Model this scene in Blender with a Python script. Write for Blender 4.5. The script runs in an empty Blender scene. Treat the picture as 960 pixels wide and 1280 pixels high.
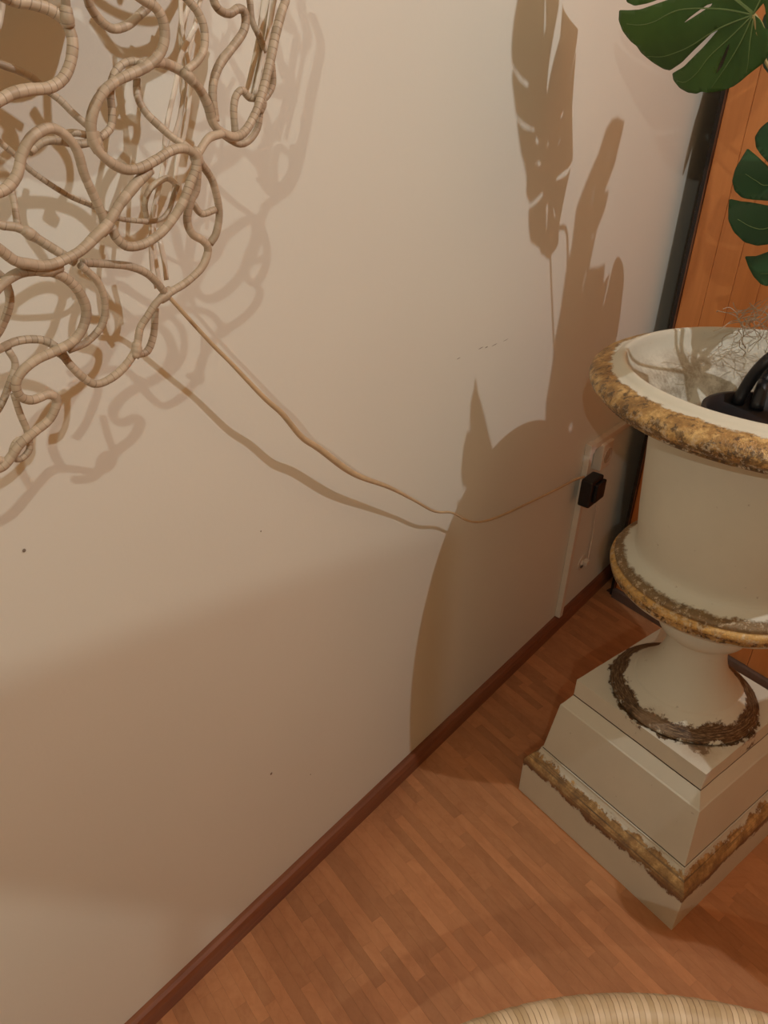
import bpy, bmesh, math, random
from math import sin, cos, pi, sqrt, atan2, floor as fl
from mathutils import Vector, Matrix, noise
from mathutils.geometry import delaunay_2d_cdt
sc = bpy.context.scene
col = sc.collection
random.seed(7)

# ------------------------------------------------------------------ camera
F, PITCH, ROLL, H = 935.7, 0.53253, 0.03058, 1.5
fw = Vector((0, cos(PITCH), -sin(PITCH)))
rt0 = Vector((1, 0, 0)); up0 = Vector((0, sin(PITCH), cos(PITCH)))
rt = rt0*cos(ROLL) + up0*sin(ROLL)
up = -rt0*sin(ROLL) + up0*cos(ROLL)
O = Vector((0, 0, H))
cd = bpy.data.cameras.new('camera'); cam = bpy.data.objects.new('camera', cd); col.objects.link(cam)
M = Matrix((rt, up, -fw)).transposed().to_4x4(); M.translation = O
cam.matrix_world = M
cd.sensor_fit = 'HORIZONTAL'; cd.sensor_width = 36; cd.lens = F*36/960; cd.clip_start = 0.02
sc.camera = cam
# ------------------------------------------------------------------ frame of the white wall
AW = 0.88586; WO = 0.75436
dw = Vector((cos(AW), sin(AW), 0)); nn = Vector((-sin(AW), cos(AW), 0))
def W(a, z, off=0.0): return dw*a + nn*(WO-off) + Vector((0, 0, z))
# ------------------------------------------------------------------ world, exposure, lights
wd = bpy.data.worlds.new('world'); sc.world = wd; wd.use_nodes = True
wd.node_tree.nodes['Background'].inputs[0].default_value = (1, 0.78, 0.6, 1)
wd.node_tree.nodes['Background'].inputs[1].default_value = 0.02
vs = sc.view_settings
vs.view_transform = 'Standard'; vs.look = 'None'; vs.gamma = 1; vs.use_curve_mapping = False
vs.exposure = 0.0
def lamp(name, loc, power, color, r):
    l = bpy.data.lights.new(name, 'POINT'); l.energy = power; l.color = color; l.shadow_soft_size = r
    o = bpy.data.objects.new(name, l); o.location = loc; col.objects.link(o); return o
L1 = Vector((1.128, 0.395, 2.514))
L2 = W(-0.95, 2.12, 1.2)
lamp('pendant_light', L1, 42, (0.98, 0.985, 1.0), 0.009)
lamp('floor_lamp_light', L2, 30, (0.97, 1.0, 0.90), 0.010)

# ------------------------------------------------------------------ projection helpers (photo pixel -> ray)
def ray(x, y): return rt*((x-480)/F) + up*((640-y)/F) + fw
def on_plane(x, y, p, n):
    d = ray(x, y); return O + d*((p-O).dot(n)/d.dot(n))
def wall_px(x, y, off=0.0): return on_plane(x, y, nn*(WO-off), nn)
def floor_px(x, y, z=0.0): return on_plane(x, y, Vector((0, 0, z)), Vector((0, 0, 1)))
def at(x, y, dep): return O + ray(x, y)*dep

# ------------------------------------------------------------------ materials
def newmat(name):
    m = bpy.data.materials.new(name); m.use_nodes = True
    nt = m.node_tree; b = nt.nodes['Principled BSDF']; return m, nt, b
class G:
    """tiny node graph helper"""
    def __init__(s, nt): s.nt = nt
    def n(s, t, **k):
        x = s.nt.nodes.new(t)
        for a, v in k.items(): setattr(x, a, v)
        return x
    def l(s, a, b): s.nt.links.new(a, b)
    def val(s, sock, v):
        if hasattr(v, 'is_linked') or isinstance(v, bpy.types.NodeSocket): s.l(v, sock)
        else: sock.default_value = v
    def math(s, op, a, b=0.0, c=0.0, clamp=False):
        x = s.n('ShaderNodeMath', operation=op, use_clamp=clamp)
        s.val(x.inputs[0], a); s.val(x.inputs[1], b); s.val(x.inputs[2], c); return x.outputs[0]
    def noise(s, vec, scale, detail=4, rough=0.6, dist=0.0):
        x = s.n('ShaderNodeTexNoise'); s.l(vec, x.inputs['Vector'])
        x.inputs['Scale'].default_value = scale; x.inputs['Detail'].default_value = detail
        x.inputs['Roughness'].default_value = rough; x.inputs['Distortion'].default_value = dist
        return x.outputs[0]
    def ramp(s, f, stops):
        x = s.n('ShaderNodeValToRGB'); s.l(f, x.inputs[0]); e = x.color_ramp.elements
        while len(e) < len(stops): e.new(0.5)
        for q, (p, c) in zip(e, stops): q.position = p; q.color = (*c, 1) if len(c) == 3 else c
        return x.outputs[0]
    def mr(s, v, a, b, c=0.0, d=1.0):
        x = s.n('ShaderNodeMapRange'); s.val(x.inputs[0], v)
        for i, q in enumerate((a, b, c, d)): x.inputs[i+1].default_value = q
        return x.outputs[0]
    def mix(s, f, a, b, mode='MIX'):
        x = s.n('ShaderNodeMix', data_type='RGBA', blend_type=mode)
        s.val(x.inputs[0], f)
        for i, q in ((6, a), (7, b)):
            if isinstance(q, tuple): x.inputs[i].default_value = (*q, 1)
            else: s.l(q, x.inputs[i])
        return x.outputs[2]
    def bump(s, h, strength, dist=0.002):
        x = s.n('ShaderNodeBump'); x.inputs['Strength'].default_value = strength; x.inputs['Distance'].default_value = dist
        s.l(h, x.inputs['Height']); return x.outputs[0]
    def obj(s): return s.n('ShaderNodeTexCoord').outputs['Object']
    def map(s, vec, scale=(1, 1, 1), rot=(0, 0, 0)):
        x = s.n('ShaderNodeMapping'); s.l(vec, x.inputs[0]); x.inputs['Scale'].default_value = scale
        x.inputs['Rotation'].default_value = rot; return x.outputs[0]
    def sep(s, vec):
        x = s.n('ShaderNodeSeparateXYZ'); s.l(vec, x.inputs[0]); return x.outputs
def simple(name, c, rough=0.6, metal=0.0, nscale=30, namp=0.12, bump=0.05, spec=0.5, coat=0.0):
    m, nt, b = newmat(name); g = G(nt); v = g.obj()
    f = g.noise(v, nscale)
    d = tuple(x*(1-namp) for x in c); e = tuple(min(1, x*(1+namp)) for x in c)
    g.l(g.ramp(f, [(0.3, d), (0.7, e)]), b.inputs['Base Color'])
    b.inputs['Roughness'].default_value = rough; b.inputs['Metallic'].default_value = metal
    b.inputs['Specular IOR Level'].default_value = spec; b.inputs['Coat Weight'].default_value = coat
    if bump: g.l(g.bump(f, bump), b.inputs['Normal'])
    return m
def mat_plaster():
    m, nt, b = newmat('white_plaster'); g = G(nt); v = g.obj()
    big = g.noise(v, 1.6, 2); fine = g.noise(v, 55, 5, 0.65); mid = g.noise(g.map(v, (1, 1, .5)), 9, 3)
    c = g.ramp(big, [(0.3, (0.735, 0.728, 0.645)), (0.7, (0.77, 0.762, 0.675))])
    g.l(c, b.inputs['Base Color']); b.inputs['Roughness'].default_value = 0.62
    h = g.math('ADD', g.math('MULTIPLY', fine, 0.5), g.math('MULTIPLY', mid, 0.9))
    g.l(g.bump(h, 0.22, 0.0025), b.inputs['Normal']); b.inputs['Specular IOR Level'].default_value = 0.35
    return m
def mat_wood(name, c1, c2, c3, axis_scale, rough=0.4, var=0.25, coat=0.2):
    m, nt, b = newmat(name); g = G(nt); v = g.obj()
    inf = g.n('ShaderNodeObjectInfo')
    off = g.n('ShaderNodeVectorMath', operation='ADD'); g.l(v, off.inputs[0])
    cx = g.n('ShaderNodeCombineXYZ')
    for i in range(3): g.l(g.math('MULTIPLY', inf.outputs['Random'], 17.3+i*9), cx.inputs[i])
    g.l(cx.outputs[0], off.inputs[1]); v2 = off.outputs[0]
    f = g.noise(g.map(v2, axis_scale), 1.0, 6, 0.65, 0.6)
    fine = g.noise(g.map(v2, tuple(q*5 for q in axis_scale)), 1.0, 3, 0.6)
    c = g.ramp(f, [(0.28, c1), (0.5, c2), (0.74, c3)])
    vv = g.mr(inf.outputs['Random'], 0, 1, 1-var, 1+var)
    c = g.mix(1.0, c, g.mix(vv, (0, 0, 0), (1, 1, 1)), 'MULTIPLY') if False else c
    hs = g.n('ShaderNodeHueSaturation'); g.l(c, hs.inputs['Color']); g.l(vv, hs.inputs['Value'])
    g.l(hs.outputs[0], b.inputs['Base Color'])
    g.l(g.mr(fine, 0.2, 0.8, rough-0.06, rough+0.1), b.inputs['Roughness'])
    b.inputs['Coat Weight'].default_value = coat; b.inputs['Coat Roughness'].default_value = 0.3
    g.l(g.bump(fine, 0.05, 0.001), b.inputs['Normal'])
    return m
def dirtwhite(g, v, base=(0.66, 0.64, 0.53)):
    n1 = g.noise(v, 6, 4); n2 = g.noise(v, 60, 5, 0.7)
    c = g.ramp(n1, [(0.3, tuple(x*0.93 for x in base)), (0.7, base)])
    spots = g.mr(n2, 0.67, 0.73)
    return g.mix(g.math('MULTIPLY', spots, 0.55), c, (0.22, 0.16, 0.10)), n1, n2
def mat_patina(name, kind):
    """chalky white paint with worn gold-brown bands; bands follow object height z or radius"""
    m, nt, b = newmat(name); g = G(nt); v = g.obj(); x, y, z = g.sep(v)[:3]
    c, n1, n2 = dirtwhite(g, v)
    edge = g.math('MULTIPLY', g.math('SUBTRACT', g.noise(v, 26, 6, 0.75), 0.5), 1.0)
    edge2 = g.math('MULTIPLY', g.math('SUBTRACT', g.noise(v, 110, 5, 0.8), 0.5), 1.0)
    r = g.math('SQRT', g.math('ADD', g.math('MULTIPLY', x, x), g.math('MULTIPLY', y, y)))
    def band(val, lo, hi, soft, amp, amp2):
        q = g.math('ADD', val, g.math('MULTIPLY', edge, amp)); q = g.math('ADD', q, g.math('MULTIPLY', edge2, amp2))
        return g.math('MULTIPLY', g.mr(q, lo-soft, lo+soft), g.mr(q, hi-soft, hi+soft, 1.0, 0.0))
    nb = g.noise(v, 85, 4, 0.75); nc = g.noise(v, 30, 5, 0.7)
    met = None; hgt = n2
    gold = g.ramp(nc, [(0.34, (0.20, 0.115, 0.045)), (0.5, (0.40, 0.24, 0.085)), (0.64, (0.70, 0.48, 0.20))])
    if kind == 'rim':          # z measured from urn base
        m1 = g.mr(g.math('ADD', g.math('ADD', r, g.math('MULTIPLY', edge, 0.035)), g.math('MULTIPLY', edge2, 0.012)), 0.2725, 0.2765)
        gr = g.math('MULTIPLY', m1, g.mr(z, 0.6565, 0.6585))
        s = g.mr(z, 0.655, 0.700, 0.62, 0.44)      # speckle denser low down on the roll
        sp = g.mr(g.math('SUBTRACT', nb, g.math('SUBTRACT', 1.0, s)), -0.01, 0.03)
        sp = g.math('MULTIPLY', sp, g.mr(nc, 0.45, 0.65, 1.0, 0.35))
        cg = g.mix(sp, gold, (0.13, 0.085, 0.045))
        wh = g.mr(g.noise(v, 75, 4, 0.8, 0.4), 0.54, 0.58)
        wh = g.math('MULTIPLY', wh, g.mr(z, 0.672, 0.70, 1.0, 0.0))
        cg = g.mix(g.math('MULTIPLY', wh, 0.85), cg, (0.66, 0.58, 0.44))
        c = g.mix(gr, c, cg)
        # dirt inside the bowl
        ins = g.math('MULTIPLY', g.mr(z, 0.655, 0.69, 1.0, 0.15), g.mr(r, 0.235, 0.25, 1.0, 0.0))
        dd = g.mr(g.noise(v, 20, 6, 0.75), 0.40, 0.58)
        c = g.mix(g.math('MULTIPLY', g.math('MULTIPLY', ins, dd), 0.8), c, (0.27, 0.225, 0.155))
        mk = gr
    elif kind == 'collar':
        m1 = band(z, 0.295, 0.60, 0.002, 0.020, 0.010)
        m1 = g.math('MULTIPLY', m1, g.mr(g.math('ADD', g.math('ADD', r, g.math('MULTIPLY', edge, 0.03)), g.math('MULTIPLY', edge2, 0.01)), 0.181, 0.186))
        s = g.mr(nb, 0.50, 0.56)
        cg = g.mix(s, gold, (0.10, 0.06, 0.03))
        cg = g.mix(g.math('MULTIPLY', g.mr(z, 0.308, 0.312), g.mr(nb, 0.42, 0.56)), cg, (0.60, 0.36, 0.11))
        topd = g.mr(z, 0.3205, 0.3245)
        cg = g.mix(g.math('MULTIPLY', topd, 0.8), cg, (0.15, 0.105, 0.06))
        wh = g.mr(g.noise(v, 80, 4, 0.8), 0.55, 0.59)
        cg = g.mix(g.math('MULTIPLY', wh, 0.6), cg, (0.62, 0.52, 0.36))
        c = g.mix(m1, c, cg); mk = m1
    elif kind == 'slab':       # dark brushed ring round the foot of the urn
        tq = g.math('ADD', r, g.math('MULTIPLY', edge, 0.058)); 
        m1 = g.math('MULTIPLY', g.mr(tq, 0.121, 0.125), g.mr(g.math('ADD', tq, g.math('MULTIPLY', edge2, 0.02)), 0.152, 0.155, 1.0, 0.0))
        cy = g.n('ShaderNodeCombineXYZ'); g.l(g.math('MULTIPLY', r, 420), cy.inputs[0])
        g.l(g.math('MULTIPLY', g.math('ARCTAN2', y, x), 7), cy.inputs[1])
        st = g.noise(cy.outputs[0], 1.0, 4, 0.7)
        cb = g.ramp(st, [(0.36, (0.035, 0.02, 0.01)), (0.52, (0.12, 0.068, 0.03)), (0.66, (0.32, 0.23, 0.13))])
        c = g.mix(m1, c, cb); mk = m1
        # a smear running out to the front corner, and yellowed paint round it
        dx = g.math('ADD', x, 0.107); dy = g.math('ADD', y, 0.110)
        rb = g.math('ADD', g.math('SQRT', g.math('ADD', g.math('MULTIPLY', dx, dx), g.math('MULTIPLY', dy, dy))), g.math('MULTIPLY', edge2, 0.03))
        c = g.mix(g.math('MULTIPLY', g.mr(rb, 0.019, 0.023, 1.0, 0.0), g.mr(nb, 0.36, 0.46)), c, (0.10, 0.06, 0.03))
        c = g.mix(g.mr(rb, 0.02, 0.045, 0.45, 0.0), c, (0.42, 0.31, 0.20))
    elif kind == 'plinth':
        m1 = band(z, 0.092, 0.136, 0.002, 0.075, 0.022)
        dk = g.mr(z, 0.095, 0.118, 1.0, 0.0)
        cg = g.mix(dk, gold, (0.19, 0.10, 0.05))
        cy = g.noise(g.map(v, (1, 1, 60)), 4, 3); cg = g.mix(g.mr(cy, 0.5, 0.7), cg, (0.11, 0.07, 0.04))
        c = g.mix(g.math('MULTIPLY', m1, 0.95), c, cg); mk = m1
    else:
        mk = None
    g.l(c, b.inputs['Base Color'])
    b.inputs['Roughness'].default_value = 0.55
    if mk is not None:
        g.l(g.mr(mk, 0, 1, 0.6, 0.42), b.inputs['Roughness'])
        g.l(g.math('MULTIPLY', mk, 0.25), b.inputs['Metallic'])
        h = g.math('ADD', g.math('MULTIPLY', n2, 0.2), g.math('MULTIPLY', g.math('MULTIPLY', mk, nb), 1.6))
        g.l(g.bump(h, 0.5, 0.004), b.inputs['Normal'])
    else: g.l(g.bump(n2, 0.12, 0.002), b.inputs['Normal'])
    return m
def mat_cane(name, c1, c2, dark, pitch, gap=0.12, warp=2.0, ln0=0.0, ln1=0.62):
    """cane wrapping: colour varies wrap by wrap along the stored length attribute"""
    m, nt, b = newmat(name); g = G(nt); v = g.obj()
    at_ = g.n('ShaderNodeAttribute', attribute_name='len'); L = at_.outputs['Fac']
    q = g.math('DIVIDE', L, pitch); q = g.math('ADD', q, g.math('MULTIPLY', g.noise(v, 22, 2), warp))
    fr = g.math('FRACT', q); ce = g.math('FLOOR', q)
    wn = g.n('ShaderNodeTexWhiteNoise', noise_dimensions='1D'); g.l(ce, wn.inputs['W'])
    c = g.mix(g.mr(wn.outputs[0], 0, 1, 0.0, 1.0), c1, c2)
    pat = g.noise(v, 14, 4, 0.7)
    c = g.mix(g.mr(pat, 0.5, 0.72, 0.0, 0.35), c, dark)
    ln = g.math('LESS_THAN', fr, gap)
    on = g.math('MULTIPLY', ln, g.mr(g.noise(v, 20, 2), 0.42, 0.62, ln0, ln1))
    c = g.mix(on, c, dark)
    g.l(c, b.inputs['Base Color']); b.inputs['Roughness'].default_value = 0.5
    hh = g.math('SUBTRACT', g.math('ABSOLUTE', g.math('SUBTRACT', fr, 0.5)), 0.0)
    g.l(g.bump(g.math('SUBTRACT', 1.0, g.math('POWER', hh, 3.0)), 0.5, 0.002), b.inputs['Normal'])
    return m
def mat_leaf(name, c1, c2):
    m, nt, b = newmat(name); g = G(nt); v = g.obj()
    f = g.noise(v, 9, 3); f2 = g.noise(v, 70, 3)
    c = g.ramp(f, [(0.3, c1), (0.7, c2)])
    g.l(c, b.inputs['Base Color']); b.inputs['Roughness'].default_value = 0.48
    b.inputs['Specular IOR Level'].default_value = 0.3
    g.l(g.bump(f2, 0.1, 0.001), b.inputs['Normal']); return m

PL = mat_plaster()
ROOMP = simple('beige_room_paint', (0.52, 0.37, 0.205), 0.8, nscale=3)
FLOORW = mat_wood('parquet_wood', (0.40, 0.17, 0.070), (0.46, 0.206, 0.089), (0.51, 0.24, 0.108), (5, 50, 9), 0.42, 0.165)
BASEW = mat_wood('skirting_wood', (0.17, 0.055, 0.025), (0.23, 0.08, 0.036), (0.29, 0.11, 0.05), (4, 60, 60), 0.4, 0.05)
PANELW = mat_wood('varnished_pine', (0.55, 0.20, 0.05), (0.63, 0.24, 0.066), (0.68, 0.275, 0.08), (26, 26, 1.6), 0.38, 0.07, 0.3)
SUB = simple('dark_subfloor', (0.10, 0.04, 0.018), 0.8)
BLACK = simple('black_rubber', (0.018, 0.014, 0.014), 0.5)
STEEL = simple('dull_metal', (0.22, 0.19, 0.17), 0.4, 0.7)
RIMM = mat_patina('urn_rim_patina', 'rim'); COLM = mat_patina('urn_collar_patina', 'collar')
URNW = mat_patina('urn_white', 'plain'); SLABM = mat_patina('slab_patina', 'slab'); PLM = mat_patina('plinth_patina', 'plinth')
CANE = mat_cane('vine_cane', (0.42, 0.335, 0.235), (0.55, 0.45, 0.33), (0.17, 0.12, 0.08), 0.0058, 0.13)
CANE2 = mat_cane('chair_cane', (0.50, 0.38, 0.22), (0.72, 0.59, 0.40), (0.25, 0.16, 0.09), 0.0075, 0.16, 0.25, 0.3, 0.9)
CORD = simple('lamp_cord_sleeve', (0.58, 0.44, 0.27), 0.4)
STRAP = simple('pale_strap', (0.78, 0.72, 0.60), 0.3, bump=0.02)
PLAST = simple('white_plastic', (0.74, 0.66, 0.55), 0.35, bump=0.0, namp=0.04)
BPL = simple('black_plastic', (0.008, 0.008, 0.010), 0.45, bump=0.0)
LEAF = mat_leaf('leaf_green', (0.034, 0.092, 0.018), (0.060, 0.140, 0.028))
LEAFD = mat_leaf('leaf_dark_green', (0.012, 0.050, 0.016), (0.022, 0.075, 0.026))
VEIN = simple('leaf_vein', (0.16, 0.26, 0.09), 0.5, bump=0)
STEM = simple('petiole_brown', (0.34, 0.26, 0.10), 0.5)
MOSS = simple('dry_moss', (0.45, 0.36, 0.26), 0.9, bump=0)
PLATEM = simple('shadow_plate_metal', (0.5, 0.45, 0.38), 0.5)
BRASS = simple('brass', (0.5, 0.33, 0.12), 0.35, 0.9)
MARK = simple('pencil_grey', (0.22, 0.18, 0.14), 0.9, bump=0)

# ------------------------------------------------------------------ object helpers
def link(name, bm, mat, parent=None, smooth=True, loc=None, rot=None, origin=None):
    me = bpy.data.meshes.new(name)
    if origin is not None: bmesh.ops.translate(bm, verts=bm.verts, vec=-Vector(origin))
    bm.normal_update(); bm.to_mesh(me); bm.free()
    if smooth:
        for p in me.polygons: p.use_smooth = True
    me.materials.append(mat)
    o = bpy.data.objects.new(name, me); col.objects.link(o)
    if origin is not None: o.location = origin
    if loc is not None: o.location = loc
    if rot is not None: o.rotation_euler = rot
    if parent is not None: o.parent = parent; 
    if parent is not None and origin is not None: o.location = Vector(origin) - Vector(parent.location) if parent.type == 'EMPTY' else Vector(origin)
    return o
def tag(o, label=None, cat=None, group=None, kind=None):
    if label: o['label'] = label
    if cat: o['category'] = cat
    if group: o['group'] = group
    if kind: o['kind'] = kind
    return o
def empty(name, loc, label=None, cat=None, group=None, rz=0):
    o = bpy.data.objects.new(name, None); o.empty_display_size = 0.1
    o.location = loc; o.rotation_euler = (0, 0, rz); col.objects.link(o); return tag(o, label, cat, group)
def boxm(bm, c, s, mat3=None):
    r = bmesh.ops.create_cube(bm, size=1.0)
    for v in r['verts']:
        v.co = Vector((v.co.x*s[0], v.co.y*s[1], v.co.z*s[2])) + Vector(c)
        if mat3 is not None: v.co = mat3 @ v.co
    return r['verts']
def bevel(bm, w, seg=2):
    bmesh.ops.bevel(bm, geom=list(bm.edges), offset=w, segments=seg, profile=0.6, affect='EDGES')
def lathe(bm, prof, n=96, wob=0.0):
    rings = []
    for (r, z) in prof:
        ring = []
        for i in range(n):
            a = 2*pi*i/n; rr = r
            if wob: rr = r*(1 + wob*noise.noise(Vector((cos(a)*3, sin(a)*3, z*20))))
            ring.append(bm.verts.new((rr*cos(a), rr*sin(a), z)))
        rings.append(ring)
    for a, b in zip(rings, rings[1:]):
        for i in range(n):
            bm.faces.new((a[i], a[(i+1) % n], b[(i+1) % n], b[i]))
    return rings
def catmull(P, step=0.004, closed=False):
    P = [Vector(p) for p in P]; out = []
    n = len(P)
    for i in range(n-1):
        p0 = P[i-1] if i > 0 else P[i]*2-P[i+1]; p1, p2 = P[i], P[i+1]; p3 = P[i+2] if i+2 < n else P[i+1]*2-P[i]
        k = max(1, int((p2-p1).length/step))
        for j in range(k):
            t = j/k
            out.append(0.5*((2*p1)+(p2-p0)*t+(2*p0-5*p1+4*p2-p3)*t*t+(3*p1-p0-3*p2+p3)*t**3))
    out.append(P[-1]); return out
def tube(bm, pts, rad, seg=8, step=0.004, flat=1.0, bump=0.0, pitch=0.008, spline=True, side=None):
    """swept tube; rad may be a number or list (per control point)"""
    ctrl = [Vector(p) for p in pts]
    Q = catmull(ctrl, step) if spline else ctrl
    lay = bm.verts.layers.float.get('len') or bm.verts.layers.float.new('len')
    rl = rad if isinstance(rad, (list, tuple)) else [rad]*len(ctrl)
    L = 0; Ls = [0]
    for a, b in zip(Q, Q[1:]): L += (b-a).length; Ls.append(L)
    T = (Q[1]-Q[0]).normalized(); N = T.orthogonal().normalized()
    if side is not None: N = (side - T*side.dot(T)).normalized()
    rings = []; s0 = random.random()*5
    for i, p in enumerate(Q):
        t = (Q[min(i+1, len(Q)-1)]-Q[max(i-1, 0)]).normalized()
        N = (N - t*N.dot(t)).normalized(); B = t.cross(N)
        f = i/(len(Q)-1)*(len(rl)-1); k = min(int(f), len(rl)-2) if len(rl) > 1 else 0
        r = rl[k]+(rl[min(k+1, len(rl)-1)]-rl[k])*(f-k)
        if bump:
            ph = (Ls[i]/pitch) % 1.0; r *= 1+bump*(1-(2*ph-1)**4) + bump*1.5*noise.noise(Vector((Ls[i]*30+s0*7, s0, 0)))
        ring = []
        for j in range(seg):
            a = 2*pi*j/seg; v = bm.verts.new(p + (N*cos(a) + B*sin(a)*flat)*r); v[lay] = Ls[i]+s0; ring.append(v)
        rings.append(ring)
    for a, b in zip(rings, rings[1:]):
        for j in range(seg): bm.faces.new((a[j], a[(j+1) % seg], b[(j+1) % seg], b[j]))
    bm.faces.new(rings[0][::-1]); bm.faces.new(rings[-1])

# ------------------------------------------------------------------ room shell
YAW = 0.66296
E1 = Vector((cos(YAW), sin(YAW), 0))            # pedestal axes
E2 = Vector((-sin(YAW), cos(YAW), 0))
WE = -E2                                        # wood wall runs this way, to the right and nearer
NW = Vector((-WE.y, WE.x, 0))                   # away from the room
P0 = Vector((1.07001, 1.66430, 0))
def wood(u, z, back=0.0): return P0 + WE*u + NW*back + Vector((0, 0, z))
CEIL = 2.72
def quad(name, pts, mat, kind='structure', thick=None):
    bm = bmesh.new(); bm.faces.new([bm.verts.new(p) for p in pts])
    o = link(name, bm, mat, smooth=False); o['kind'] = kind; return o
def slab_wall(name, a, b, out, mat, z0=0.0, z1=CEIL, t=0.08):
    """wall as a slab from a to b on the floor plan, thickness t towards out"""
    bm = bmesh.new(); a = Vector(a); b = Vector(b); out = Vector(out)*t
    vs_ = [bm.verts.new(p) for p in (a, b, b+out, a+out)]
    f = bm.faces.new(vs_); r = bmesh.ops.extrude_face_region(bm, geom=[f])
    top = [g for g in r['geom'] if isinstance(g, bmesh.types.BMVert)]
    for v in vs_: v.co.z = z0
    for v in top: v.co.z = z1
    bmesh.ops.recalc_face_normals(bm, faces=bm.faces)
    o = link(name, bm, mat, smooth=False); o['kind'] = 'structure'; return o
A0, A1 = -2.4, 2.42
wl = slab_wall('wall_left', W(A0, 0), W(A1, 0), nn, PL)
slab_wall('wall_far', W(A1, 0), W(A1, 0, 0.30), dw, PL)
PR = wood(3.6, 0); PN = W(A0, 0, 3.4)
slab_wall('wall_near', W(A0, 0), PN, -dw, ROOMP)
dd = (PR-PN).normalized()
slab_wall('wall_behind', PN, PR, Vector((dd.y, -dd.x, 0)), ROOMP)
cs = [W(A0, 0), W(A1, 0), wood(-0.5, 0, 0.4), PR+NW*0.1, PN]
bm = bmesh.new(); f = bm.faces.new([bm.verts.new(p+Vector((0, 0, CEIL))) for p in (W(A0-.1, 0, -.1), W(A1+.1, 0, -.1), PR+NW*.3+WE*.2, PN)])
r = bmesh.ops.extrude_face_region(bm, geom=[f]); [setattr(g.co, 'z', CEIL+0.1) for g in r['geom'] if isinstance(g, bmesh.types.BMVert)]
bmesh.ops.recalc_face_normals(bm, faces=bm.faces)
ce = link('ceiling', bm, ROOMP, smooth=False); ce['kind'] = 'structure'

# --- floor: subfloor slab + parquet blocks (local x along the strips)
fo = Vector((0.3, 1.0, 0)); frz = atan2(WE.y, WE.x)
flo = bpy.data.objects.new('floor', None)
bm = bmesh.new()
f = bm.faces.new([bm.verts.new(p+Vector((0, 0, -0.0012))) for p in (W(A0-.1, 0, -.1), W(A1+.1, 0, -.1), PR+NW*.3+WE*.2, PN)])
r = bmesh.ops.extrude_face_region(bm, geom=[f]); [setattr(g.co, 'z', -0.06) for g in r['geom'] if isinstance(g, bmesh.types.BMVert)]
bmesh.ops.recalc_face_normals(bm, faces=bm.faces)
flo = link('floor', bm, SUB, smooth=False); flo['kind'] = 'structure'
SW = 0.0232
Rf = Matrix.Rotation(frz, 4, 'Z')
def inroom(p):
    if nn.dot(p) > WO+0.014: return False
    if NW.dot(p-P0) > 0.012 and WE.dot(p-P0) > -0.5: return False
    return True
def toscreen(p):
    d = p-O; z = d.dot(fw)
    if z < 0.05: return None
    return 480+F*d.dot(rt)/z, 640-F*d.dot(up)/z
blocks = []
rnd = random.Random(3)
j0 = int(-3.2/SW)
for j in range(j0, int(2.2/SW)):
    x = -3.2 + rnd.random()*0.25
    while x < 3.2:
        Lx = rnd.choice((0.14, 0.17, 0.20, 0.24, 0.28))*(1+0.1*rnd.random())
        c = Rf @ Vector((x+Lx/2, (j+0.5)*SW, 0)) + fo
        ends = [Rf @ Vector((x+q*Lx, (j+0.5)*SW, 0)) + fo for q in (0.0, 0.5, 1.0)]
        ok = [inroom(q) for q in ends]
        if any(ok):
            lo, hi = 0.0, 1.0
            if not all(ok):
                ts = [k/20 for k in range(21) if inroom(Rf @ Vector((x+k/20*Lx, (j+0.5)*SW, 0)) + fo)]
                lo, hi = min(ts), max(ts)
            s = [toscreen(Rf @ Vector((x+(lo+(hi-lo)*q)*Lx, (j+0.5)*SW, 0)) + fo) for q in (0, .5, 1)]
            vis = any(q and -10 < q[0] < 970 and 600 < q[1] < 1290 for q in s)
            cc = Rf @ Vector((x+(lo+hi)/2*Lx, (j+0.5)*SW, 0)) + fo
            dist = (cc-O).length
            # foot of the pedestal hides some
            q = cc-Vector((0.65188, 1.19833, 0)); hid = abs(q.dot(E1)) < 0.19 and abs(q.dot(E2)) < 0.19
            if hi > lo: blocks.append((not vis or hid, -((hi-lo)*Lx)/dist**2, cc, (hi-lo)*Lx))
        x += Lx
blocks.sort(key=lambda t: (t[0], t[1]))
bm = bmesh.new(); boxm(bm, (0, 0, -0.0025), (1, SW-0.0002, 0.005)); cm = None
base = link('parquet_block', bm, FLOORW, flo, smooth=False)
bmS = bmesh.new()
for i, (nv, _, c, Lx) in enumerate(blocks):
    z = rnd.uniform(-0.00008, 0.00008)
    if i < 300 and not nv:
        o = base if i == 0 else base.copy()
        if i: col.objects.link(o)
        o.location = (c.x, c.y, z); o.rotation_euler = (0, 0, frz); o.scale = ((Lx-0.0002), 1, 1); o.parent = flo
    else:
        vv = boxm(bmS, (0, 0, -0.0025), (Lx-0.0002, SW-0.0002, 0.005))
        for v in vv: v.co = (Rf @ v.co) + c + Vector((0, 0, z))
rest = link('parquet_block_rest', bmS, FLOORW, flo, smooth=False); rest.name = 'parquet_blocks'; rest['kind'] = 'stuff'

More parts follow.
